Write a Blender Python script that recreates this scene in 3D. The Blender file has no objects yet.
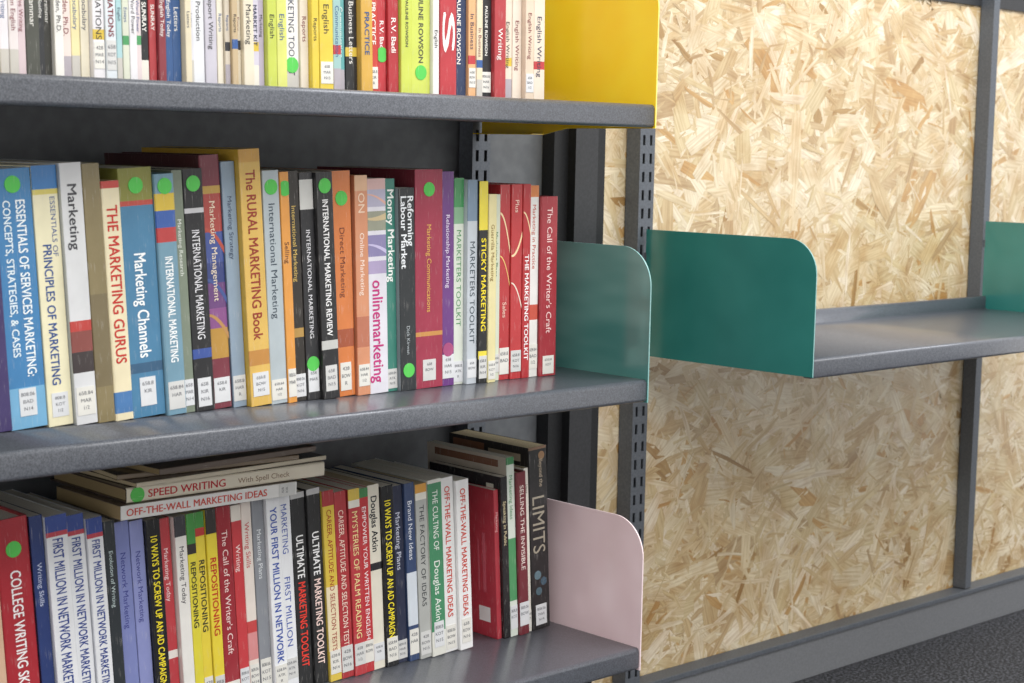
import bpy, math, random
from mathutils import Matrix, Vector
random.seed(7)
sc=bpy.context.scene
col=sc.collection
ZO=0.82
# ------------------------------------------------------------------ helpers
def lin(c):
    return c/12.92 if c<=0.04045 else ((c+0.055)/1.055)**2.4
def hx(s):
    return tuple(lin(int(s[i:i+2],16)/255) for i in (0,2,4))+(1,)
def new_mat(name):
    m=bpy.data.materials.new(name); m.use_nodes=True
    nt=m.node_tree; b=nt.nodes["Principled BSDF"]
    return m,nt,b
MC={}
def paper(h,rough=None,ink=False):
    k=(h,ink)
    if k in MC: return MC[k]
    if rough is None: rough=0.20+0.03*(int(h,16)%9)
    m,nt,b=new_mat(("ink_" if ink else "printed_card_")+h)
    c=hx(h)
    if not ink:
        g=sum(c[:3])/3; c=tuple(v*0.93+g*0.07 for v in c[:3])+(1,)
    n=nt.nodes.new("ShaderNodeTexNoise"); n.inputs["Scale"].default_value=35; n.inputs["Detail"].default_value=3
    tc=nt.nodes.new("ShaderNodeTexCoord"); nt.links.new(tc.outputs["Object"],n.inputs["Vector"])
    r=nt.nodes.new("ShaderNodeMix"); r.data_type='RGBA'
    r.inputs["A"].default_value=tuple(v*(0.92 if ink else 0.76) for v in c[:3])+(1,)
    r.inputs["B"].default_value=tuple(min(1,v*1.06+0.018) for v in c[:3])+(1,)
    nt.links.new(n.outputs["Fac"],r.inputs["Factor"])
    out=r.outputs["Result"]
    if not ink:
        mp=nt.nodes.new("ShaderNodeMapping"); mp.inputs["Scale"].default_value=(900,900,60)
        n2=nt.nodes.new("ShaderNodeTexNoise"); n2.inputs["Scale"].default_value=1; n2.inputs["Detail"].default_value=2
        nt.links.new(tc.outputs["Object"],mp.inputs["Vector"]); nt.links.new(mp.outputs["Vector"],n2.inputs["Vector"])
        rp=nt.nodes.new("ShaderNodeValToRGB"); rp.color_ramp.elements[0].position=0.62; rp.color_ramp.elements[0].color=(0,0,0,1); rp.color_ramp.elements[1].position=0.76; rp.color_ramp.elements[1].color=(0.38,0.38,0.38,1)
        nt.links.new(n2.outputs["Fac"],rp.inputs["Fac"])
        m2=nt.nodes.new("ShaderNodeMix"); m2.data_type='RGBA'; m2.inputs["B"].default_value=(0.62,0.6,0.57,1)
        nt.links.new(rp.outputs["Color"],m2.inputs["Factor"]); nt.links.new(out,m2.inputs["A"]); out=m2.outputs["Result"]
    nt.links.new(out,b.inputs["Base Color"])
    b.inputs["Roughness"].default_value=rough
    b.inputs["Specular IOR Level"].default_value=0.55
    MC[k]=m; return m
def pages_mat(name,a,bc):
    m,nt,b=new_mat(name)
    tc=nt.nodes.new("ShaderNodeTexCoord"); w=nt.nodes.new("ShaderNodeTexWave")
    w.bands_direction='X'; w.inputs["Scale"].default_value=320; w.inputs["Distortion"].default_value=1.5
    nt.links.new(tc.outputs["Object"],w.inputs["Vector"])
    r=nt.nodes.new("ShaderNodeMix"); r.data_type='RGBA'
    r.inputs["A"].default_value=hx(a); r.inputs["B"].default_value=hx(bc)
    nt.links.new(w.outputs["Fac"],r.inputs["Factor"]); nt.links.new(r.outputs["Result"],b.inputs["Base Color"])
    b.inputs["Roughness"].default_value=0.9
    return m
PAGES=[pages_mat("page_paper_white","c9c4b6","e4dfd2"),pages_mat("page_paper_cream","b09f7e","d0c19f"),pages_mat("page_paper_aged","8a7654","ac9870")]
def speckle_metal(name,a,bc,scale=900,rough=0.45,bump=0.15,metal=0.15,coat=0,lo=.35,hi=.68,crough=.12,stretch=None):
    m,nt,b=new_mat(name)
    tc=nt.nodes.new("ShaderNodeTexCoord"); n=nt.nodes.new("ShaderNodeTexNoise")
    n.inputs["Scale"].default_value=scale; n.inputs["Detail"].default_value=2
    if stretch:
        mp=nt.nodes.new("ShaderNodeMapping"); mp.inputs["Scale"].default_value=stretch
        nt.links.new(tc.outputs["Object"],mp.inputs["Vector"]); nt.links.new(mp.outputs["Vector"],n.inputs["Vector"])
    else: nt.links.new(tc.outputs["Object"],n.inputs["Vector"])
    rp=nt.nodes.new("ShaderNodeValToRGB"); rp.color_ramp.elements[0].position=lo; rp.color_ramp.elements[1].position=hi
    rp.color_ramp.elements[0].color=hx(a); rp.color_ramp.elements[1].color=hx(bc)
    nt.links.new(n.outputs["Fac"],rp.inputs["Fac"]); nt.links.new(rp.outputs["Color"],b.inputs["Base Color"])
    b.inputs["Roughness"].default_value=rough; b.inputs["Metallic"].default_value=metal
    b.inputs["Coat Weight"].default_value=coat; b.inputs["Coat Roughness"].default_value=crough
    bp=nt.nodes.new("ShaderNodeBump"); bp.inputs["Strength"].default_value=bump; bp.inputs["Distance"].default_value=0.0004
    nt.links.new(n.outputs["Fac"],bp.inputs["Height"]); nt.links.new(bp.outputs["Normal"],b.inputs["Normal"])
    return m
M_SHELF=speckle_metal("hammered_grey_metal","4f5259","6c7079",800,0.34,0.25,0.1,0.4,.36,.66,.2)
M_UP=speckle_metal("grey_powder_coat","565b62","636870",300,0.5,0.08)
M_BLACK=speckle_metal("black_powder_coat","1a1b1d","222326",300,0.5,0.05)
M_CHAR=speckle_metal("charcoal_paint","303134","38393c",300,0.5,0.05)
M_BASE=speckle_metal("baseboard_grey_paint","75777b","808286",300,0.45,0.05)
M_DARKWALL=speckle_metal("dark_grey_panel","606367","6a6d71",60,0.6,0.05)
M_TEAL=speckle_metal("teal_enamel","2e7974","37857f",12,0.22,0.02,0,0.8,.3,.7)
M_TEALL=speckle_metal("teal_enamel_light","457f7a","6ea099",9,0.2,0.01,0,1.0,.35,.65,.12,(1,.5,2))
M_TEALE=speckle_metal("teal_edge_highlight","7cb0ae","90c0be",250,0.3,0.04,0,0.3)
M_YEL=speckle_metal("yellow_enamel","fccc06","ffde28",10,0.2,0.03,0,1.0)
M_YELE=speckle_metal("yellow_edge_highlight","fce870","fff08c",250,0.3,0.04,0,0.3)
M_PINK=speckle_metal("pale_pink_enamel","eacfd3","f2dade",14,0.26,0.03,0,0.6)
M_PINKE=speckle_metal("pale_pink_edge_highlight","f0dadc","f6e4e6",250,0.3,0.04,0,0.3)
EDGE={M_TEAL:M_TEALE,M_TEALL:M_TEALE,M_YEL:M_YELE,M_PINK:M_PINKE}  # panel edges get a paler enamel: bevel highlight painted into the colour
def tag(o,label,cat,group=None):
    o["label"]=label; o["category"]=cat
    if group: o["group"]=group
def mesh_obj(name,verts,faces,mats,midx=None,smooth=False):
    me=bpy.data.meshes.new(name); me.from_pydata(verts,[],faces)
    for m in mats: me.materials.append(m)
    if midx:
        for p,i in zip(me.polygons,midx): p.material_index=i
    if smooth:
        for p in me.polygons: p.use_smooth=True
    me.update()
    o=bpy.data.objects.new(name,me); col.objects.link(o); return o
def empty(name,loc,rot=(0,0,0)):
    e=bpy.data.objects.new(name,None); e.empty_display_size=0.02
    e.location=loc; e.rotation_euler=rot; col.objects.link(e); return e
def boxdata(x0,x1,y0,y1,z0,z1):
    v=[(x0,y0,z0),(x1,y0,z0),(x1,y1,z0),(x0,y1,z0),(x0,y0,z1),(x1,y0,z1),(x1,y1,z1),(x0,y1,z1)]
    f=[(0,3,2,1),(4,5,6,7),(0,1,5,4),(1,2,6,5),(2,3,7,6),(3,0,4,7)]
    return v,f
def box(name,x0,x1,y0,y1,z0,z1,mat,bevel=0):
    v,f=boxdata(x0,x1,y0,y1,z0,z1); o=mesh_obj(name,v,f,[mat])
    if bevel:
        b=o.modifiers.new("bevel",'BEVEL'); b.width=bevel; b.segments=3
    return o
TX={}
def text2d(s,bold):
    k=(s,bold)
    if k in TX: return TX[k]
    cu=bpy.data.curves.new("t",'FONT'); cu.body=s; cu.size=1; cu.resolution_u=3
    ob=bpy.data.objects.new("t",cu); col.objects.link(ob)
    me=bpy.data.meshes.new_from_object(ob)
    vs=[(v.co.x,v.co.y,0) for v in me.vertices]; fs=[tuple(p.vertices) for p in me.polygons]
    out=[]
    for f in fs:
        a=0
        for i in range(len(f)):
            x1,y1=vs[f[i]][:2]; x2,y2=vs[f[(i+1)%len(f)]][:2]; a+=x1*y2-x2*y1
        out.append(f if a>0 else tuple(reversed(f)))
    bpy.data.objects.remove(ob); bpy.data.curves.remove(cu); bpy.data.meshes.remove(me)
    if bold:   # embolden by overprinting slightly shifted layers
        V0=list(vs); F0=list(out); n=len(V0)
        for k2,(dx,dy) in enumerate(((0.035,0.0),(0.0175,0.018))):
            vs+= [(x+dx,y+dy,k2+1) for x,y,_ in V0]; out+= [tuple(i+n*(k2+1) for i in f) for f in F0]
    xs=[v[0] for v in vs] or [0,1]
    x0,x1=min(xs),max(xs)
    TX[k]=([((x-x0),y,l*0.00006) for x,y,l in vs],out,x1-x0)
    return TX[k]
PAL={"black":"1c1c1e","white":"f0f0f0","grey":"8f9296","pale grey":"c8cccf","cream":"ece2bd","tan":"c9a86a","olive":"8a7a50","brown":"6b4630","red":"c0242a","maroon":"7c1f2c","crimson":"a3233f","orange":"e0802c","yellow":"f0d020","lime green":"bcd03c","green":"3e9a50","teal":"2f8a7c","blue":"2f7fb8","navy blue":"22305c","purple":"6a2c7e","periwinkle":"7d8ac8","pink":"e0a8b0"}
def cname(h):
    a=hx(h); a=[v**0.45 for v in a[:3]]
    return min(PAL,key=lambda k:sum((x-y**0.45)**2 for x,y in zip(a,hx(PAL[k])[:3])))
GREEN="4fd04c"
LR=random.Random(11)
def book(X,Y,Z,w,h,d,lean,spine,cover=None,bands=(),texts=(),label=True,dot=None,group="",hard=False,page=0,flat=False,lblh=None,title=None,dotc=GREEN,art=None,spots=(),yaw=0,center=False,diag=()):
    rot=(0,-math.radians(90 if flat else lean),math.radians(yaw))
    root=empty("book",(X,Y,Z),rot)
    cover=cover or spine
    t=0.0018 if hard else 0.0005
    c=min(0.0022 if hard else 0.0008,w*0.25)
    prof=[(0,d),(0,c),(c*0.3,c*0.3),(c,0),(w-c,0),(w-c*0.3,c*0.3),(w,c),(w,d)]
    inn=[(t,d),(t,c),(t+c*.2,t+c*.2),(c+t*.5,t),(w-c-t*.5,t),(w-t-c*.2,t+c*.2),(w-t,c),(w-t,d)]
    bl=sorted([(1-b1,1-b0,cc) for b0,b1,cc in bands])
    zs=sorted(set([0,1]+[b[0] for b in bl]+[b[1] for b in bl]))
    mats=[paper(spine),paper(cover)]; mk={spine:0}
    V=[];F=[];I=[]
    n=len(prof)
    rows=[]
    for z in zs:
        rows.append(len(V)); V+= [(x,y,z*h) for x,y in prof]
    for k in range(len(zs)-1):
        zc=(zs[k]+zs[k+1])/2; cc=spine
        for b in bl:
            if b[0]<=zc<=b[1]: cc=b[2]
        if cc not in mk: mk[cc]=len(mats); mats.append(paper(cc))
        for i in range(n-1):
            a,b2=rows[k]+i,rows[k+1]+i
            F.append((a,a+1,b2+1,b2)); I.append(mk[cc] if 1<=i<=5 else 1)
    i0=len(V); V+=[(x,y,0) for x,y in inn]; i1=len(V); V+=[(x,y,h) for x,y in inn]
    for i in range(n-1):
        F.append((i0+i+1,i0+i,i1+i,i1+i+1)); I.append(1)
        F.append((rows[0]+i+1,rows[0]+i,i0+i,i0+i+1)); I.append(1)
        F.append((rows[-1]+i,rows[-1]+i+1,i1+i+1,i1+i)); I.append(1)
    for i in (0,n-1):
        F.append((rows[0]+i,rows[-1]+i,i1+i,i0+i)); I.append(1)
    def mat_i(key,hexc,ink):
        if key not in mk: mk[key]=len(mats); mats.append(paper(hexc,None,ink))
        return mk[key]
    for q0,(a0,a1,th,cc) in enumerate(diag):
        mi=mat_i("ink"+cc,cc,True); S=10; b=len(V)
        for k in range(S+1):
            u=k/S; zz=a0+(a1-a0)*u*u; x=0.0003+(w-0.0006)*u; tt=th*(0.3+0.7*u)
            V.append((x,-0.0001-0.00003*q0,h*(1-zz))); V.append((x,-0.0001-0.00003*q0,h*(1-zz-tt)))
        for k in range(S):
            q=b+2*k; F.append((q,q+1,q+3,q+2)); I.append(mi)
    for tx in texts:
        s,f0,f1,cc,cap=tx[:5]; xo=tx[5] if len(tx)>5 else 0; bold=tx[6] if len(tx)>6 else cap>0.52
        vs,fs,L=text2d(s,bold)
        mi=mat_i("ink"+cc,cc,True)
        ln=(f1-f0)*h; sx=ln/L; sy=cap*w/0.70
        if s!="S": sx=min(sx,sy*1.15) 
        base=len(V); x0=w/2+xo*w-cap*w/2; z0=h*(1-f0)-((ln-L*sx)/2 if center else 0)
        for x,y,l in vs: V.append((min(max(x0+y*sy,0.0001),w-0.0001),-0.00025-l,z0-x*sx))
        for f in fs: F.append(tuple(base+i for i in f)); I.append(mi)
    for fx,fz,rad,cc in spots:
        mi=mat_i("spot"+cc,cc,False); b=len(V)
        for i in range(20):
            a=2*math.pi*i/20; V.append((min(max(fx*w+rad*math.cos(a),0.0001),w-0.0001),-0.0002,h*(1-fz)+rad*math.sin(a)))
        F.append(tuple(range(b,b+20))); I.append(mi)
    if art:
        for y0,y1,f0,f1,cc in art:
            mi=mat_i("art"+cc,cc,False)
            b=len(V); V+=[(-0.0001,y0*d,h*(1-f0)),(-0.0001,y0*d,h*(1-f1)),(-0.0001,y1*d,h*(1-f1)),(-0.0001,y1*d,h*(1-f0))]
            F.append((b,b+3,b+2,b+1)); I.append(mi)
    cv=mesh_obj("cover",V,F,mats,I); cv.parent=root
    e=0.003 if hard else 0.0004
    v,f=boxdata(t+0.0001,w-t-0.0001,t+0.0004,d-(0.003 if hard else 0.0003),e,h-e)
    pb=mesh_obj("page_block",v,f,[PAGES[page]]); pb.parent=root
    if label:
        lh=lblh or LR.uniform(.020,.031)
        lw=min(w-0.0012,LR.uniform(.013,.019)); x0=(w-lw)/2; z0=LR.uniform(.002,.012); z1=z0+lh
        V,F=boxdata(x0,x0+lw,-0.0005,-0.0001,z0,z1); I=[0]*6; F=list(F)
        rowsT=[LR.choice(["658.8","808.8","658","808.06","658.84","428"]),LR.choice(["KIR","KOT","BOW","HAR","ATK","ROW","MAR","BAD"]),LR.choice(["N16","N15","R","1/2","N14"])]
        if LR.random()<.3: rowsT=rowsT[:2]
        for r,s in enumerate(rowsT):
            vs,fs,L=text2d(s,False); base=len(V)
            sy=lh*0.13/0.7; sx=min(sy*1.1,lw*0.8/L)
            xx=x0+(lw-L*sx)/2; zz=z1-lh*(0.28+0.26*r)
            for x,y,l in vs: V.append((xx+x*sx,-0.0007,zz+y*sy))
            for f in fs: F.append(tuple(base+i for i in f)); I.append(1)
        lb=mesh_obj("spine_label",V,F,[paper(LR.choice(["dfe1e4","d6d6d4","e6e4dc"]),0.5),paper("5c5e66",0.5,True)],I); lb.parent=root
        lb["label"]="white library call number sticker"
    if dot is not None:
        r=0.0076; zc=h*(1-dot); pts=[]
        for i in range(32):
            a=2*math.pi*i/32; pts.append((min(max(w/2+r*math.cos(a),0.0006),w-0.0006),zc+r*math.sin(a)))
        V=[(x,-0.0006,z) for x,z in pts]+[(x,-0.0001,z) for x,z in pts]
        F=[tuple(range(32))]+[(i,(i+1)%32,32+(i+1)%32,32+i) for i in range(32)]
        F=[tuple(F[0])]+[tuple(reversed(q)) for q in F[1:]]
        ds=mesh_obj("round_sticker",V,F,[paper(dotc,0.5)]); ds.parent=root; ds["label"]=("round green" if dotc==GREEN else "round purple")+" sticker"
    kind="hardcover book" if hard else "paperback book"
    nm=title if title else (texts[0][0].title() if texts else None)
    lab=cname(spine)+" "+kind
    tail=(" lying flat on other books" if flat else (" with green dot sticker" if dot is not None else " standing in the row"))
    if nm and len(nm)>2 and len((lab+" titled "+nm+tail).split())<=12 and "." not in nm and "Row" not in nm and "Atkin" not in nm: lab+=" titled "+nm
    tag(root,lab+tail,"book",group)
    return root
# ------------------------------------------------------------------ setting
def osb(name,x0,x1,z0,z1,y,n):
    V=[(x0,y+0.001,z0),(x1,y+0.001,z0),(x1,y+0.001,z1),(x0,y+0.001,z1)]; F=[(0,1,2,3)]; C=[hx("cdb892")]; UV=[[(0,0),(1,0),(1,1),(0,1)]]
    cols=["e4d8be","dfd1b2","dac9a6","e3d6bb","d6c49c","d0ba92","deceae","e1d3b6","ccb48a","dac9a6","e8dcc6","d2c09a"]
    rg=random.Random(3)
    for k in range(n):
        cx=rg.uniform(x0,x1); cz=rg.uniform(z0,z1)
        r=rg.random()
        if r<0.38: L=rg.uniform(0.05,0.16); W=rg.uniform(0.012,0.040)
        elif r<0.74: L=rg.uniform(0.025,0.10); W=rg.uniform(0.004,0.014)
        else: L=rg.uniform(0.010,0.05); W=rg.uniform(0.0008,0.0035)
        a=rg.gauss(0.1,0.75) if rg.random()<0.6 else rg.uniform(-1.6,1.6)
        ca,sa=math.cos(a),math.sin(a)
        l2=L/2; w2=W/2
        j=lambda s:rg.uniform(-s,s)
        sk=j(.5)*W
        pts=[(-l2+j(.1*L),-w2*rg.uniform(.6,1.1)),(-l2*0.3,-w2+j(.2*W)+sk*.5),(l2*0.35,-w2+j(.2*W)+sk*.5),(l2+j(.1*L),-w2*rg.uniform(.4,1.1)),(l2+j(.1*L),w2*rg.uniform(.4,1.1)),(l2*0.3,w2+j(.2*W)+sk*.5),(-l2*0.35,w2+j(.2*W)+sk*.5),(-l2+j(.1*L),w2*rg.uniform(.5,1.1))]
        yo=y-rg.uniform(0,0.0009)-(0.0002 if W<.01 else 0); tu=rg.gauss(0,0.005); tv=rg.gauss(0,0.007)
        b=len(V); ok=True; P=[]
        for u,v in pts:
            X=cx+u*ca-v*sa; Zz=cz+u*sa+v*ca
            if X<x0 or X>x1 or Zz<z0 or Zz>z1: ok=False;break
            P.append((X,yo+u*tu*0.5+v*tv,Zz))
        if not ok: continue
        V+=P; F.append(tuple(range(b,b+8)))
        c=hx(rg.choice(cols)); s=rg.uniform(0.94,1.03)
        q=rg.random()
        if q<0.015: c=hx("ad8d5c")
        elif q<0.05: c=hx("c6a26c")
        elif q<0.11: c=hx("c2aa84")
        C.append(tuple(min(1,q*s) for q in c[:3])+(1,))
        o1,o2=rg.uniform(0,50),rg.uniform(0,50)
        UV.append([(u+o1,v+o2) for u,v in pts])
    m,nt,b=new_mat("oriented_strand_board")
    at=nt.nodes.new("ShaderNodeAttribute"); at.attribute_name="flake"
    uv=nt.nodes.new("ShaderNodeUVMap"); mp=nt.nodes.new("ShaderNodeMapping"); mp.inputs["Scale"].default_value=(14,300,1)
    nz=nt.nodes.new("ShaderNodeTexNoise"); nz.inputs["Scale"].default_value=1; nz.inputs["Detail"].default_value=5
    nt.links.new(uv.outputs["UV"],mp.inputs["Vector"]); nt.links.new(mp.outputs["Vector"],nz.inputs["Vector"])
    rp=nt.nodes.new("ShaderNodeValToRGB"); rp.color_ramp.elements[0].position=0.3; rp.color_ramp.elements[0].color=(0.66,0.56,0.44,1); rp.color_ramp.elements[1].position=0.6; rp.color_ramp.elements[1].color=(1,1,1,1)
    nt.links.new(nz.outputs["Fac"],rp.inputs["Fac"])
    mx=nt.nodes.new("ShaderNodeMix"); mx.data_type='RGBA'; mx.blend_type='MULTIPLY'; mx.inputs["Factor"].default_value=0.8
    tc=nt.nodes.new("ShaderNodeTexCoord"); n2=nt.nodes.new("ShaderNodeTexNoise"); n2.inputs["Scale"].default_value=22; n2.inputs["Detail"].default_value=6
    nt.links.new(tc.outputs["Object"],n2.inputs["Vector"])
    r2=nt.nodes.new("ShaderNodeValToRGB"); r2.color_ramp.elements[0].position=0.36; r2.color_ramp.elements[0].color=(0.80,0.68,0.53,1); r2.color_ramp.elements[1].position=0.56; r2.color_ramp.elements[1].color=(1,1,1,1)
    nt.links.new(n2.outputs["Fac"],r2.inputs["Fac"])
    m2=nt.nodes.new("ShaderNodeMix"); m2.data_type='RGBA'; m2.blend_type='MULTIPLY'; m2.inputs["Factor"].default_value=0.8
    nt.links.new(at.outputs["Color"],mx.inputs["A"]); nt.links.new(rp.outputs["Color"],mx.inputs["B"])
    nt.links.new(mx.outputs["Result"],m2.inputs["A"]); nt.links.new(r2.outputs["Color"],m2.inputs["B"]); nt.links.new(m2.outputs["Result"],b.inputs["Base Color"])
    b.inputs["Roughness"].default_value=0.36; b.inputs["Specular IOR Level"].default_value=0.5
    b.inputs["Coat Weight"].default_value=0.6; b.inputs["Coat Roughness"].default_value=0.25
    bp=nt.nodes.new("ShaderNodeBump"); bp.inputs["Strength"].default_value=0.2; bp.inputs["Distance"].default_value=0.0005
    nt.links.new(nz.outputs["Fac"],bp.inputs["Height"]); nt.links.new(bp.outputs["Normal"],b.inputs["Normal"])
    o=mesh_obj(name,V,F,[m]); me=o.data
    ca=me.color_attributes.new("flake",'FLOAT_COLOR','CORNER'); ul=me.uv_layers.new(name="UVMap")
    for p,c,u in zip(me.polygons,C,UV):
        for k,li in enumerate(p.loop_indices):
            ca.data[li].color=c; ul.data[li].uv=u[k]
    return o
WY=1.625
w=osb("wall_back",1.66,3.3,0.05,1.084,WY,20000); w["kind"]="structure"
w=box("wall_rear",0.3,1.68,WY+0.004,WY+0.02,0,1.6,M_DARKWALL); w["kind"]="structure"
w=box("wall_upper",1.60,3.3,WY-0.004,WY+0.02,1.082,1.6,M_CHAR); w["kind"]="structure"
m,nt,b=new_mat("charcoal_carpet")
tc=nt.nodes.new("ShaderNodeTexCoord"); n=nt.nodes.new("ShaderNodeTexNoise"); n.inputs["Scale"].default_value=200; n.inputs["Detail"].default_value=4
nt.links.new(tc.outputs["Object"],n.inputs["Vector"])
rp=nt.nodes.new("ShaderNodeValToRGB"); e=rp.color_ramp.elements
e[0].position=0.45; e[0].color=hx("17181b"); e[1].position=0.70; e[1].color=hx("64666e")
nt.links.new(n.outputs["Fac"],rp.inputs["Fac"]); nt.links.new(rp.outputs["Color"],b.inputs["Base Color"]); b.inputs["Roughness"].default_value=0.95
bp=nt.nodes.new("ShaderNodeBump"); bp.inputs["Strength"].default_value=0.9; bp.inputs["Distance"].default_value=0.004
nt.links.new(n.outputs["Fac"],bp.inputs["Height"]); nt.links.new(bp.outputs["Normal"],b.inputs["Normal"])
fl=box("floor",-1.5,4.0,-1.5,1.66,-0.02,0.0,m); fl["kind"]="structure"
bb=box("baseboard_back",1.50,3.3,1.596,1.6225,0.0,0.062,M_BASE,0.0015); bb["kind"]="structure"
t=box("trim_1",1.50,3.3,1.592,1.6225,0.062,0.070,M_UP,0.001); t["kind"]="structure"
prof=[(1.576,1.628),(1.576,1.606),(1.602,1.606),(1.602,1.592),(1.644,1.592),(1.644,1.606),(1.672,1.606),(1.672,1.628)]
V=[(x,y,0.0) for x,y in prof]+[(x,y,1.6) for x,y in prof]; n=len(prof)
F=[(i,(i+1)%n,n+(i+1)%n,n+i) for i in range(n)]+[tuple(range(n))[::-1],tuple(range(n,2*n))]
cl=mesh_obj("trim_2",V,F,[M_BLACK,M_CHAR],[0,0,0,1,0,0,0,0,0,0]); cl["kind"]="structure"
# ------------------------------------------------------------------ uprights
def upright(X,label,W=0.030,far=False):
    yf=1.597; yb=1.622; z0,z1=0.072,1.55
    a1=W*0.317; a0=W*0.15
    xs=[-W/2,-a1,-a0,a0,a1,W/2]
    zs=[z0]; slots=[]
    z=z0+0.01
    while z<z1-0.03 and not far:
        zs+= [z,z+0.014]; slots.append(len(zs)-2); z+=0.025
    zs.append(z1)
    V=[];F=[]
    for zz in zs:
        for x in xs: V.append((X+x,yf,zz))
    nx=len(xs)
    for k in range(len(zs)-1):
        for i in range(nx-1):
            if k in slots and i in (1,3): continue
            a=k*nx+i; F.append((a,a+1,a+1+nx,a+nx))
    for sx,i in ((-1,0),(1,nx-1)):
        b=len(V); V+=[(X+sx*W/2,yb,z0),(X+sx*W/2,yb,z1)]
        ids=[k*nx+i for k in range(len(zs))]
        f=[b]+ids+[b+1]
        F.append(tuple(f) if sx<0 else tuple(reversed(f)))
    o=mesh_obj("slotted_upright" if not far else "shelf_upright",V,F,[M_UP]); s=o.modifiers.new("sheet",'SOLIDIFY'); s.thickness=0.0018; s.offset=-1
    bk=box("channel_back",X-W/2+0.002,X+W/2-0.002,yb-0.003,yb-0.001,z0,z1,M_BLACK); bk.parent=o
    tag(o,label,"shelf upright","steel shelf uprights")
for X,l,W,fr in ((0.584,"grey slotted steel upright fixed to dark panel",.03,False),(1.440,"grey slotted steel upright fixed to dark panel beside column",.03,False),(1.746,"grey slotted steel upright on strand board wall beside column",.03,False),(2.612,"slim plain grey steel upright on strand board wall",.018,True)):
    upright(X,l,W,fr)
# ------------------------------------------------------------------ shelves
YF=1.305; YB=1.594; LIP=0.0255
def shelf(XL,XR,ztop,mat,label,right=True,left=True):
    root=empty("metal_shelf",((XL+XR)/2,(YF+YB)/2,ztop-LIP))
    inv=Vector(root.location)
    def fin(o):
        o.data.transform(Matrix.Translation(-inv)); o.parent=root
    pr=[(YF+0.016,ztop-LIP+0.002),(YF+0.014,ztop-LIP)]
    for cx,cz,r,a0,a1 in ((YF+0.004,ztop-LIP+0.004,0.004,270,180),(YF+0.005,ztop-0.005,0.005,180,90)):
        for k in range(7):
            a=math.radians(a0+(a1-a0)*k/6); pr.append((cx+r*math.cos(a),cz+r*math.sin(a)))
    pr+=[(YB-0.012,ztop),(YB-0.008,ztop+0.002),(YB-0.008,ztop+0.020),(YB-0.006,ztop+0.022),(YB-0.002,ztop+0.022),(YB-0.001,ztop+0.020),(YB-0.001,ztop-0.02)]
    xa,xb=XL+0.0016,XR-0.0016
    V=[];F=[]
    for y,z in pr: V+=[(xa,y,z),(xb,y,z)]
    for i in range(len(pr)-1): F.append((2*i,2*i+1,2*i+3,2*i+2))
    o=mesh_obj("shelf_board",V,F,[M_SHELF],smooth=True); s=o.modifiers.new("sheet",'SOLIDIFY'); s.thickness=0.0012; s.offset=-1
    o.data.set_sharp_from_angle(angle=math.radians(35)); fin(o)
    zb=ztop-LIP-0.001; zt=zb+0.177; R=0.045
    dip=0.008 if mat is M_YEL else 0.0005
    if XL>1.5: zb+=0.003
    for X,s in ((XR,1),(XL,-1)):
        if (s>0 and not right) or (s<0 and not left): continue
        p=[(YB,zb-dip),(YB-0.11,zb-dip),(YB-0.15,zb-0.0005),(YF-0.001,zb)]
        for k in range(13):
            a=math.radians(180-90*k/12); p.append((YF-0.001+R+R*math.cos(a),zt-R+R*math.sin(a)))
        p+=[(YB,zt)]
        th=0.0018; n=len(p); V=[(X-th/2,y,z) for y,z in p]+[(X+th/2,y,z) for y,z in p]
        F=[tuple(range(n))[::-1],tuple(range(n,2*n))]+[(i,(i+1)%n,n+(i+1)%n,n+i) for i in range(n)]
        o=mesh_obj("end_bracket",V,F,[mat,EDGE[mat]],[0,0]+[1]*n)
        fin(o); o["label"]=("yellow" if mat is M_YEL else "pale pink" if mat is M_PINK else "teal")+" metal end panel with rounded corner"
        f=box("bracket_flange",min(X,X-s*0.02),max(X,X-s*0.02),YB-0.11,YB-0.005,zb-dip-0.0003,zb-dip+0.0009,mat); fin(f); f["label"]="folded foot under the shelf board"
        for zz in (zb+0.03,zb+0.13):
            h=box("mounting_hook",X-0.001,X+0.001,YB-0.001,YB+0.008,zz,zz+0.012,M_UP); fin(h)
    tag(root,label,"shelf","wall mounted metal shelves")
SZ=[0.0554+ZO,-0.2555+ZO,-0.5695+ZO]
shelf(0.584,1.438,SZ[0],M_YEL,"grey hammered metal shelf with yellow end panels holding books")
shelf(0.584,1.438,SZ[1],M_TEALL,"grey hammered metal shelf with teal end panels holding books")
shelf(0.584,1.438,SZ[2],M_PINK,"grey hammered metal shelf with pale pink end panels")
shelf(1.746,2.606,0.567,M_TEAL,"empty grey metal shelf with teal end panels on board wall")
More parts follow.
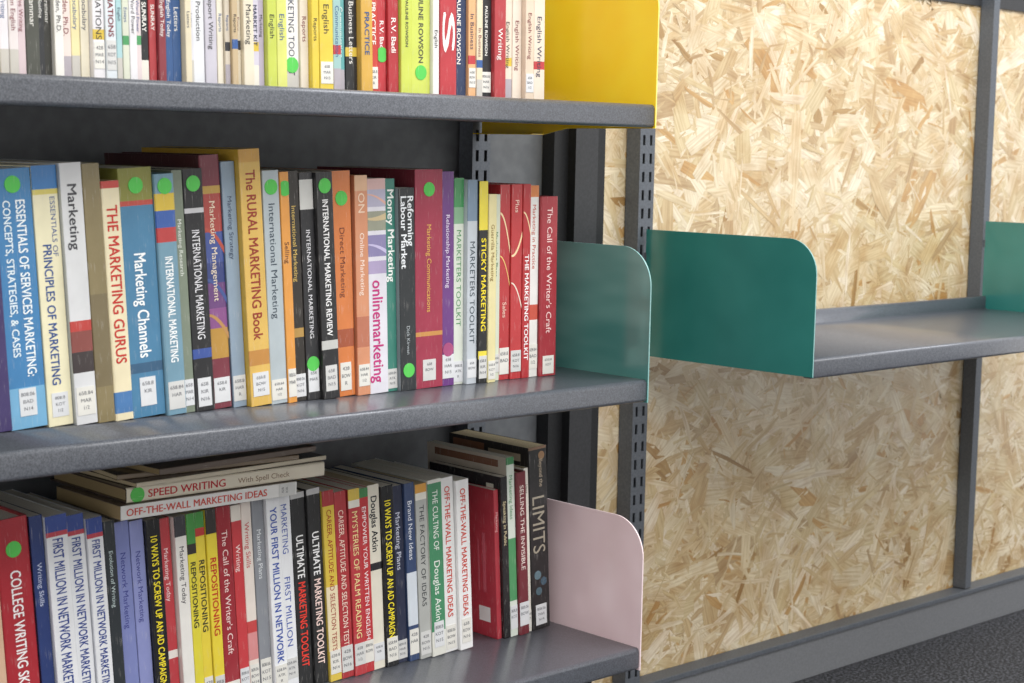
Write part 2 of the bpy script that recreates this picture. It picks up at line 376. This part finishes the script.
# ------------------------------------------------------------------ books
EM=[683,704,740,765,787,805,825,861,883,895,917,940,956,981,1001,1012,1027,1044,1065,1090,1107,1132,1147,1169,1208,1226,1241,1256,1269,1281,1293,1309,1326,1338,1353,1380]
HM=[170,234,236,238,238,224,232,230,230,234,249,242,255,231,231,233,233,233,233,228,226,224,215,233,234,228,223,223,208,208,220,219,220,216,205]
DM=[
 dict(spine="3c2c68",label=False),
 dict(spine="2f80ba",texts=[("ESSENTIALS OF SERVICES MARKETING:",.12,.80,"f0f6fa",.25,.17,True),("CONCEPTS, STRATEGIES, & CASES",.12,.72,"e4f0f6",.20,-.2,True)],dot=.06,bands=[(.84,1,"6fb0d8")],title="Essentials of Services Marketing"),
 dict(spine="f3ebc4",texts=[("PRINCIPLES OF MARKETING",.30,.84,"1f4a8c",.34,-.08,True),("ESSENTIALS OF",.12,.4,"1f4a8c",.2,.25)],bands=[(0,.09,"2d7cc0"),(.09,.11,"e0d060")],title="Principles of Marketing"),
 dict(spine="dcdddf",texts=[("Marketing",.08,.36,"3a3a40",.42,0,True)],bands=[(.60,.64,"c4352c"),(.64,.72,"8a4038"),(.72,.8,"3b3030")],cover="b8bcc0"),
 dict(spine="8a7b52",bands=[(.5,.86,"7a6c4a")],cover="9c8c60",label=False),
 dict(spine="efe2bb",texts=[("THE MARKETING GURUS",.10,.76,"c2281c",.56,0,True)],bands=[(0,.03,"c83a2c"),(.88,.97,"3d78b4")],label=False,page=1,hard=True),
 dict(spine="3f80a8",texts=[("Marketing Channels",.34,.76,"f6fafc",.34,0,True)],bands=[(0,.13,"8c8c34"),(.13,.15,"c04030"),(.78,.82,"2c5c80")],dot=.07,cover="8c8c34"),
 dict(spine="6f9ab0",texts=[("INTERNATIONAL MARKETING",.34,.78,"f8fcfe",.38,0,True)],bands=[(.08,.15,"e0c030"),(.15,.22,"2a5cb0"),(.22,.28,"c03030")],dot=.05,hard=True),
 dict(spine="7f8b78",texts=[("Marketing Research",.2,.6,"e4e8e0",.36)]),
 dict(spine="1c1c20",texts=[("INTERNATIONAL MARKETING",.25,.70,"e8e8ec",.40)],dot=.06,bands=[(.74,.78,"3050a0"),(.16,.18,"c8c8cc")]),
 dict(spine="7e2b3c",cover="4c1c22",bands=[(.12,.15,"c8a040"),(.15,.3,"b03a30"),(.3,.42,"3a4f98"),(.42,.5,"2c3c80"),(.5,.6,"6a3a7c"),(.6,.68,"8c4a8c"),(.68,.8,"c09030")],texts=[("Marketing Management",.18,.6,"e8d8c0",.28)],hard=True,page=1,diag=[(.28,.36,.03,"b04838"),(.48,.56,.03,"3c5090"),(.62,.70,.03,"b88850")]),
 dict(spine="8fa4b8",texts=[("Marketing Strategy",.14,.5,"2c3c58",.32)],cover="6b7f96"),
 dict(spine="e3b850",cover="dcb02c",texts=[("The RURAL MARKETING Book",.08,.74,"96301a",.44,0,True)],bands=[(.78,.84,"c88a34"),(0,.05,"d8a030")],page=1),
 dict(spine="b4c0c6",texts=[("International Marketing",.14,.68,"2c3c4c",.38)],dot=.07),
 dict(spine="ea9c34",texts=[("Selling",.3,.5,"5a2c10",.5)],dot=.07),
 dict(spine="2c2620",texts=[("International Marketing",.15,.60,"d8b860",.34)],bands=[(.68,.72,"b89040")]),
 dict(spine="222226",texts=[("INTERNATIONAL MARKETING",.25,.74,"e4e4e8",.30)],bands=[(0,.03,"303034"),(.03,.16,"d8d8d4")],dot=.84),
 dict(spine="1f1f22",texts=[("INTERNATIONAL MARKETING REVIEW",.12,.72,"f0f0f0",.34,0,True)],bands=[(.74,.78,"c8c8c4")],dot=.06),
 dict(spine="dd7a2c",texts=[("Direct Marketing",.25,.62,"6a2a10",.26)],dot=.12,cover="c86a24",bands=[(.7,.78,"a84c20")]),
 dict(spine="dc9268",cover="c87850",texts=[("ON",.08,.18,"f0d8c0",.5),("Online Marketing",.26,.62,"f4e4d8",.34)],bands=[(0,.07,"e8b890"),(.64,.78,"c07050")],page=1),
 dict(spine="e2e0ea",cover="d8c0b8",texts=[("onlinemarketing",.47,.95,"c02478",.56,-.02,True)],bands=[(0,.05,"dcb4b0"),(.05,.13,"b8b4cc"),(.15,.24,"9a9c88"),(.26,.36,"8c84b4"),(.38,.44,"b0a0c8")],label=False,diag=[(.07,.11,.015,"e0b0a0"),(.18,.16,.03,"c8b48c"),(.30,.33,.02,"c4bce0")]),
 dict(spine="2e8474",texts=[("Money Marketing",.05,.80,"f4f8f4",.58,.08,True)],),
 dict(spine="23282c",cover="8e969e",texts=[("Reforming",.04,.46,"f0f4f8",.36,.23,True),("Labour Market",.04,.64,"f0f4f8",.36,-.2,True),("Dick Kirwan",.68,.82,"b0b8bc",.2,0)],dot=.90,label=False,title="Reforming Labour Market",art=[(.15,.9,.03,.12,"c4c8cc")]),
 dict(spine="a52444",cover="7a1c30",texts=[("Marketing Communications",.25,.65,"e0b050",.16)],dot=.09,bands=[(.74,.76,"d09040")]),
 dict(spine="6c2e84",texts=[("Relationship Marketing",.2,.64,"e8dcf0",.30)],dot=.83,dotc="b0447c"),
 dict(spine="dfe6d8",texts=[("MARKETERS TOOLKIT",.25,.78,"3a8a4c",.45)],bands=[(0,.14,"3f9a58"),(.14,.22,"88b890")]),
 dict(spine="c4ccd4",texts=[("MARKETERS TOOLKIT",.30,.80,"30404c",.48)],bands=[(0,.2,"7890a8")]),
 dict(spine="17181a",texts=[("STICKY MARKETING",.28,.82,"f8e020",.55)],bands=[(0,.24,"f0dc20"),(.84,.88,"f0dc20")]),
 dict(spine="e8dca0",texts=[("Guerrilla Marketing",.16,.7,"8a6a30",.42)],page=1),
 dict(spine="d9e0ca",texts=[("Marketing Plans",.2,.66,"4a7a50",.42)]),
 dict(spine="bf2027",texts=[("Sales",.60,.72,"f0d0c0",.36)],cover="b81c24",diag=[(.14,.32,.035,"f2d6a8"),(.36,.50,.02,"e8c070")],art=[(.1,.6,.2,.26,"e8b830"),(.3,.8,.3,.36,"f0d0c0")]),
 dict(spine="c42228",texts=[("Plus",.08,.16,"f0d0c0",.34)],diag=[(.36,.24,.03,"f2d6a8"),(.50,.62,.02,"f0e0d0")]),
 dict(spine="bc1c24",cover="c8242a",texts=[("THE MARKETING TOOLKIT",.36,.97,"fdf4f4",.52,0,True)],label=False,diag=[(.14,.24,.025,"f2d6a8")]),
 dict(spine="eceae6",texts=[("Marketing in Practice",.1,.6,"c04028",.36)],bands=[(0,.06,"e08030"),(.62,.7,"d05038")]),
 dict(spine="a81f2e",texts=[("The Call of the Writer's Craft",.06,.76,"f4d4d0",.30)],cover="8c1824",hard=True,page=1),
]
def mlean(i): return 3.8 if i<13 else 3.2 if i<18 else 2.6 if i<19 else 2.0 if i<23 else 1.2 if i<25 else 0.7
for i,d in enumerate(DM):
    ln=mlean(i); g=(EM[i+1]-EM[i])/1000
    dep=0.145 if HM[i]<215 else 0.165
    if i in (10,12): dep=0.177
    if i in (22,23): dep=0.172
    book(EM[i]/1000,1.395+random.uniform(-.005,.005),SZ[1]+0.0003,g*math.cos(math.radians(ln))-0.0005,(HM[i]+random.uniform(-3,2))/1000,dep,ln,group="books on the middle shelf",**d)
EB=[694,712,746,760,783,803,821,834,851,867,884,897,911,922,934,947,966,979,992,1007,1024,1042,1061,1079,1095,1112,1128,1142,1159,1177,1193,1208,1225,1246,1266,1286,1330,1338,1349,1362,1379,1387,1417]
HB=[227,227,226,225,222,220,211,208,207,206,205,206,207,207,208,209,208,209,210,211,211,211,214,210,208,208,206,208,206,206,204,202,204,204,201,0,182,195,219,200,203,224]
def fm(c,sp="eceef2"): return dict(spine=sp,texts=[("FIRST MILLION IN NETWORK MARKETING",.10,.80,c,.48,0,True)],bands=[(0,.07,"2c4a9c"),(.07,.09,"c8384a")],cover="dfe3ea")
DB=[
 dict(spine="e0b898",label=False,page=1),
 dict(spine="b4182a",texts=[("COLLEGE WRITING SKILLS",.22,.78,"f8f2f2",.32,0,True)],dot=.13,cover="98141f",hard=True),
 dict(spine="233a78",texts=[("Writing Skills",.2,.6,"c8d0e8",.36)],cover="1c2c50"),
 fm("26408c"),fm("26408c"),fm("26408c"),
 dict(spine="20282e",texts=[("Evolution of Writing",.14,.7,"c0d0d0",.34)],cover="16181a"),
 dict(spine="7e88c4",texts=[("Network Marketing",.15,.7,"3c4088",.36)]),
 dict(spine="8a92cc",texts=[("Network Marketing",.15,.7,"3c4088",.36)]),
 dict(spine="18181a",texts=[("10 WAYS TO SCREW UP AN AD CAMPAIGN",.08,.82,"f8e434",.45,0,True)]),
 dict(spine="c6303a",texts=[("Marketing Today",.15,.6,"f4e4e4",.4)],bands=[(.66,.7,"f0e8e0")]),
 dict(spine="efece6",texts=[("Marketing Today",.15,.6,"30303a",.4)],bands=[(0,.1,"303038")]),
 dict(spine="e6d818",texts=[("REPOSITIONING",.24,.72,"2c2c20",.56)],bands=[(0,.15,"4a9a48"),(.15,.2,"302c28")]),
 dict(spine="ecd41c",texts=[("REPOSITIONING",.24,.72,"2c2c20",.56)],bands=[(0,.08,"4a9a48"),(.08,.12,"c83028")]),
 dict(spine="f0d820",texts=[("REPOSITIONING",.24,.72,"c03020",.56)],bands=[(0,.12,"302c28")]),
 dict(spine="a3222f",texts=[("The Call of the Writer's Craft",.12,.78,"f4d8d4",.36)],cover="84161f",hard=True,page=1),
 dict(spine="cf3038",texts=[("Writing",.2,.5,"fbe8e4",.45)],bands=[(0,.08,"ece4d8")]),
 dict(spine="f0e4da",texts=[("Writing Skills",.1,.5,"c03038",.45)],bands=[(.6,.66,"d04040"),(.66,.8,"e09090")]),
 dict(spine="8c9098",texts=[("Marketing Plans",.15,.6,"e8ecf0",.36)]),
 dict(spine="f0f2f6",texts=[("YOUR FIRST MILLION IN NETWORK",.05,.84,"2c4ea8",.5,0,True)]),
 dict(spine="f0f2f6",texts=[("MARKETING",.05,.30,"2c4ea8",.42),("FIRST MILLION",.42,.82,"2c4ea8",.42)]),
 dict(spine="1a1a1c",texts=[("ULTIMATE",.22,.44,"f4f4f4",.5,0,True),("MARKETING TOOLKIT",.46,.90,"f04030",.5,0,True)],label=False,bands=[(0,.03,"c8c8c8")],title="Ultimate Marketing Toolkit"),
 dict(spine="1a1a1c",texts=[("ULTIMATE",.22,.44,"f4f4f4",.5,0,True),("MARKETING TOOLKIT",.46,.90,"f8dcd4",.5,0,True)],label=False,bands=[(0,.03,"c8c8c8")],title="Ultimate Marketing Toolkit"),
 dict(spine="e8c83c",texts=[("CAREER, APTITUDE AND SELECTION TESTS",.10,.84,"a02020",.4)],bands=[(0,.08,"b02028"),(.5,.84,"f0e0b8")]),
 dict(spine="b5242c",texts=[("CAREER, APTITUDE AND SELECTION TESTS",.10,.84,"f4e0d0",.42)]),
 dict(spine="c23038",texts=[("MYSTERIES OF PALM READING",.12,.80,"f0e0a0",.48)],bands=[(0,.06,"e0c040"),(.06,.1,"f0ece0")]),
 dict(spine="c8242c",texts=[("EMPOWER YOUR WRITTEN ENGLISH",.10,.82,"fbeeee",.42)],bands=[(0,.05,"3a8a4a")]),
 dict(spine="ece6d4",texts=[("Douglas Atkin",.06,.36,"2c2c30",.5,0,True)],bands=[(.42,.46,"2c2c30")],page=1),
 dict(spine="16171a",texts=[("10 WAYS TO SCREW UP AN AD CAMPAIGN",.08,.84,"f8e434",.48,0,True)]),
 dict(spine="252c48",texts=[("Marketing Plans",.15,.6,"d8dcec",.42)]),
 dict(spine="2c4470",texts=[("Brand New Ideas",.1,.46,"e8ecf4",.42)],bands=[(.5,.8,"d8e0ea")]),
 dict(spine="b4b6b2",texts=[("THE FACTORY OF IDEAS",.12,.70,"34363c",.4)],bands=[(0,.05,"e0a030"),(.05,.09,"f0ece0")],page=1),
 dict(spine="3d8f62",texts=[("THE CULTING OF",.06,.40,"f2f6f0",.38),("Douglas Atkin",.46,.8,"f2f6f0",.42)],cover="e4e4da",bands=[(0,.02,"e4e4da"),(.86,1,"e4e4da")],title="The Culting"),
 dict(spine="efefee",texts=[("OFF-THE-WALL MARKETING IDEAS",.05,.80,"cc3c28",.40,0,True)],title="Off-the-Wall Marketing Ideas"),
 dict(spine="f2f2f2",texts=[("OFF-THE-WALL MARKETING IDEAS",.05,.80,"cc3c28",.40,0,True)],title="Off-the-Wall Marketing Ideas"),
 None,
 dict(spine="b22838",cover="b8263a",texts=[("Marketing",.15,.6,"f0c0c0",.5)],label=False,art=[(.08,.22,.80,.90,"ece6e4"),(.12,.16,.3,.7,"cc5464"),(.20,.22,.35,.7,"cc5464")]),
 dict(spine="1b1b1d",texts=[("Speaking in Public",.15,.7,"d8c8a0",.45)],label=False,art=[(.1,.2,.05,.3,"d8d8c8")]),
 dict(spine="dfe8dc",cover="c9bfae",texts=[("Marketing Ideas",.1,.42,"3a8a50",.42)],bands=[(0,.04,"3a8a50"),(.45,.8,"4a9a60")],art=[(.1,.9,.02,.06,"8a6048")]),
 dict(spine="74202c",texts=[("SELLING THE INVISIBLE",.08,.66,"f0e0d8",.38)],cover="5c1a22",hard=True,page=1),
 dict(spine="e8e4d8",texts=[("Ideas",.1,.3,"503020",.45)],page=1),
 dict(spine="1a1819",cover="211d1d",texts=[("LIMITS",.27,.58,"9c9484",.68,-.02,False),("Beyond the",.07,.22,"b8a890",.20,.16)],bands=[(.0,.015,"8a6a50")],label=True,page=1,art=[(.1,.5,.04,.08,"c8b8a0"),(.55,.95,.02,.12,"8c5a3c")],title="Limits",spots=[(.35,.70,.0055,"5c7884"),(.68,.74,.005,"3f5a6c"),(.4,.79,.005,"4c6874"),(.7,.05,.005,"a07850")]),
]
def blean(i): return 4.2 if i<11 else 3.9 if i<25 else 3.5
for i,d in enumerate(DB):
    if d is None: continue
    ln=blean(i); f=(EB[i]-694)/(1417-694); sh=(0.14+(0.028-0.14)*f)*math.tan(math.radians(3.9))
    f2=(EB[i+1]-694)/(1417-694); sh2=(0.14+(0.028-0.14)*f2)*math.tan(math.radians(3.9))
    g=(EB[i+1]-EB[i])/1000+sh2-sh
    dep=0.122+random.uniform(0,.018)
    if i in (38,41): dep=0.142
    if i in (1,3,4,5): dep=0.142
    book(EB[i]/1000+sh,1.432+random.uniform(-.004,.004),SZ[2]+0.0003,(g-0.0002)*math.cos(math.radians(ln))-0.0005,(HB[i]-(0 if 5<i<22 else random.uniform(0,4)))/1000,dep,ln,group="books on the bottom shelf",**d)
zf=SZ[2]+0.2130
G5="books lying on the bottom row"
book(1.030,1.418,zf,0.0140,0.205,0.125,0,"f0efec",cover="6a5a4c",texts=[("OFF-THE-WALL MARKETING IDEAS",.03,.82,"cc3c28",.5,0,True)],label=True,flat=True,group=G5,lblh=0.02,title="Off-the-Wall Marketing Ideas",page=2)
book(1.070,1.424,zf+0.0143,0.0150,0.235,0.150,0,"ece2cc",cover="4a3c34",texts=[("SPEED WRITING",.10,.48,"c0242c",.5,0,True),("With Spell Check",.54,.82,"8a6a4a",.36)],label=False,flat=True,group=G5,dot=.05,page=2,hard=True)
book(1.078,1.432,zf+0.0295,0.0045,0.235,0.140,0,"d8ccb4",cover="54443a",label=False,flat=True,group=G5,page=1,yaw=3)
book(1.040,1.428,zf+0.0342,0.0050,0.205,0.135,0,"8c7a64",cover="5c4a3c",label=False,flat=True,group=G5,page=1,yaw=-4)
book(1.066,1.434,zf+0.0394,0.0060,0.200,0.130,0,"6c5c50",cover="80705c",label=False,flat=True,group=G5,page=2,yaw=5)
ET=[650,669,689,698,707,715,728,735,743,752,762,771,780,792,803,809,816,824,831,840,848,856,864,874,881,887,900,913,920,926,933,940,952,961,968,979,991,1009,1019,1028,1045,1055,1065,1080,1095,1107,1119,1133,1148,1174,1183,1206,1228,1239,1248,1264,1281,1294,1308,1321,1338]
n_t=len(ET)-1
BYX={650:("d8d0c0",""),669:("30343a",""),689:("e8e4ea","Writing"),698:("e4dcdc","Spoken English"),707:("d8c4c8","Creative Writing"),715:("4a4c44","Grammar"),728:("2a2c30","Spelling"),735:("34342e","Grammar"),743:("eceae4","Holden, Ph.D."),752:("e8d8d0","Holden, Ph.D."),762:("efe2a8","Vocabulary"),771:("ece4cc","Vocabulary"),780:("e8e6ea","INCARNATIONS"),792:("dce4ea","INCARNATIONS"),803:("a8d0d4","English"),809:("d8dcc8","Essays"),816:("e8e6ea","Word Power"),824:("e0d0d0","Word Power"),831:("202024","SUNRAY"),840:("b8343a","SUNRAY"),848:("8c2c38","English Today"),856:("2c5890","English Today"),864:("2c5890","Letters"),874:("e4d8b8","Letters"),881:("dcdce4","Letters"),887:("e4e6ea","Production"),900:("c8c4d0","Report Writing"),913:("ece4d0","Reports"),920:("d8ccb8","Reports"),926:("c8b088","Reports"),933:("e6dcc4","Essays"),940:("e6dcc4","Marketing"),952:("d2ccdc","MARKET KIT"),961:("c4b8d0","Marketing"),968:("c8d44c","English"),979:("dce070","English"),991:("f0eee8","MARKETING TOOLKIT"),1009:("e8dcc8","Reports"),1019:("e8cc30","Reports"),1028:("e8cc30","English"),1045:("9cc4c0","Communication"),1055:("5aa8a8","Communication"),1065:("1f2024","Business Letters"),1080:("d8a838","PRACTICE"),1095:("cc3828","PRACTICE"),1107:("c42430","R.V. Badi"),1119:("b8202c","R.V. Badi"),1133:("ccd84c","PAULINE ROWSON"),1148:("d0dc54","PAULINE ROWSON"),1174:("eceae8","English"),1183:("c02834","S"),1206:("20345c","PAULINE ROWSON"),1228:("e8b078","In Business"),1239:("e8d8b8","In Business"),1248:("1c1c20","PAULINE ROWSON"),1264:("b83038","Writing"),1281:("e8d8c4","English Writing"),1294:("ecdcca","English Writing"),1308:("e4cfb8","English Writing"),1321:("eadac8","English Writing")}
rr=random.Random(5)
for i in range(n_t):
    x=ET[i]; c,s=BYX[x]
    g=(ET[i+1]-x)/1000; ln=1.6 if x<1133 else 1.0
    lum=sum(hx(c)[:3])/3
    tc=rr.choice(["2a3050","7a2430","2c2c30","3c5a8c"]) if lum>0.3 else "f0eee8"
    if c in ("ccd84c","d0dc54"): tc="4c4c40"
    hh=rr.uniform(.200,.232)
    bands=[]
    if rr.random()<.25: bands=[(.80,.84,rr.choice(["c83038","2c5ca0","e0c030","303036","48a060"]))]
    if rr.random()<.2: bands.append((.90,1,rr.choice(["c8c4bc","e8e4d8","b0a8b0"])))
    dt=1-0.024/hh if x in (991,1148) else (1-0.040/hh if x in (1107,) else None)
    lab=rr.random()<.35 and dt is None and g>.010
    vis=.105/hh
    lo=1-(.036/hh if lab else .014/hh)
    tx=[(s,1-vis,lo,tc,.40 if g>.012 else .5,0,s.isupper() and lum<.8)] if s else []
    if s=="S": tx=[("S",1-.088/hh,1-.046/hh,"f8f0ec",.74,0,True)]; bands=[]; lab=False
    if "Badi" in s: tx=[(s,.58,.86,"f8ece8",.45,0,True)]; bands=[]; lab=False
    if "PAULINE" in s: tx=[(s,.50,.85,tc,.24,0,True)]; bands=[]
    book(x/1000,1.383+random.uniform(-.005,.005),SZ[0]+0.0003,g*math.cos(math.radians(ln))-0.0005,hh,rr.uniform(.13,.165),ln,spine=c,bands=bands,texts=tx,label=lab,group="books on the top shelf",page=rr.choice([0,0,1]),dot=dt,center=True)
# ------------------------------------------------------------------ camera
al,p,r,f=0.81717,0.11046,0.01989,1712.06
Fv=Vector((math.cos(al)*math.cos(p),math.sin(al)*math.cos(p),-math.sin(p)))
R0=Vector((math.sin(al),-math.cos(al),0)); U0=R0.cross(Fv)
Rc=R0*math.cos(r)+U0*math.sin(r); Uc=U0*math.cos(r)-R0*math.sin(r)
cd=bpy.data.cameras.new("camera"); cam=bpy.data.objects.new("camera",cd); col.objects.link(cam)
M=Matrix((Rc,Uc,-Fv)).transposed().to_4x4(); M.translation=Vector((0,0,ZO)); cam.matrix_world=M
cd.sensor_width=36; cd.lens=f/1024*36; cd.clip_start=0.02
cd.dof.use_dof=True; cd.dof.focus_distance=1.90; cd.dof.aperture_fstop=12
sc.camera=cam
# ------------------------------------------------------------------ light
wd=bpy.data.worlds.new("world"); sc.world=wd; wd.use_nodes=True
bg=wd.node_tree.nodes["Background"]; bg.inputs[0].default_value=(1,0.985,0.96,1); bg.inputs[1].default_value=1.10
def area(name,loc,target,sx,sy,e,c):
    l=bpy.data.lights.new(name,'AREA'); l.shape='RECTANGLE'; l.size=sx; l.size_y=sy; l.energy=e; l.color=c
    o=bpy.data.objects.new(name,l); o.location=loc; o.rotation_euler=(Vector(target)-Vector(loc)).to_track_quat('-Z','Y').to_euler(); col.objects.link(o)
area("ceiling_lamp",(2.5,0.5,2.3),(2.5,1.6,0.9),1.8,0.9,38,(0.98,0.985,1.0))
area("ceiling_lamp",(0.2,-0.9,2.7),(1.2,1.3,0.5),2.4,0.9,54,(1,0.985,0.95))
sc.view_settings.view_transform='Standard'
sc.view_settings.look='None'
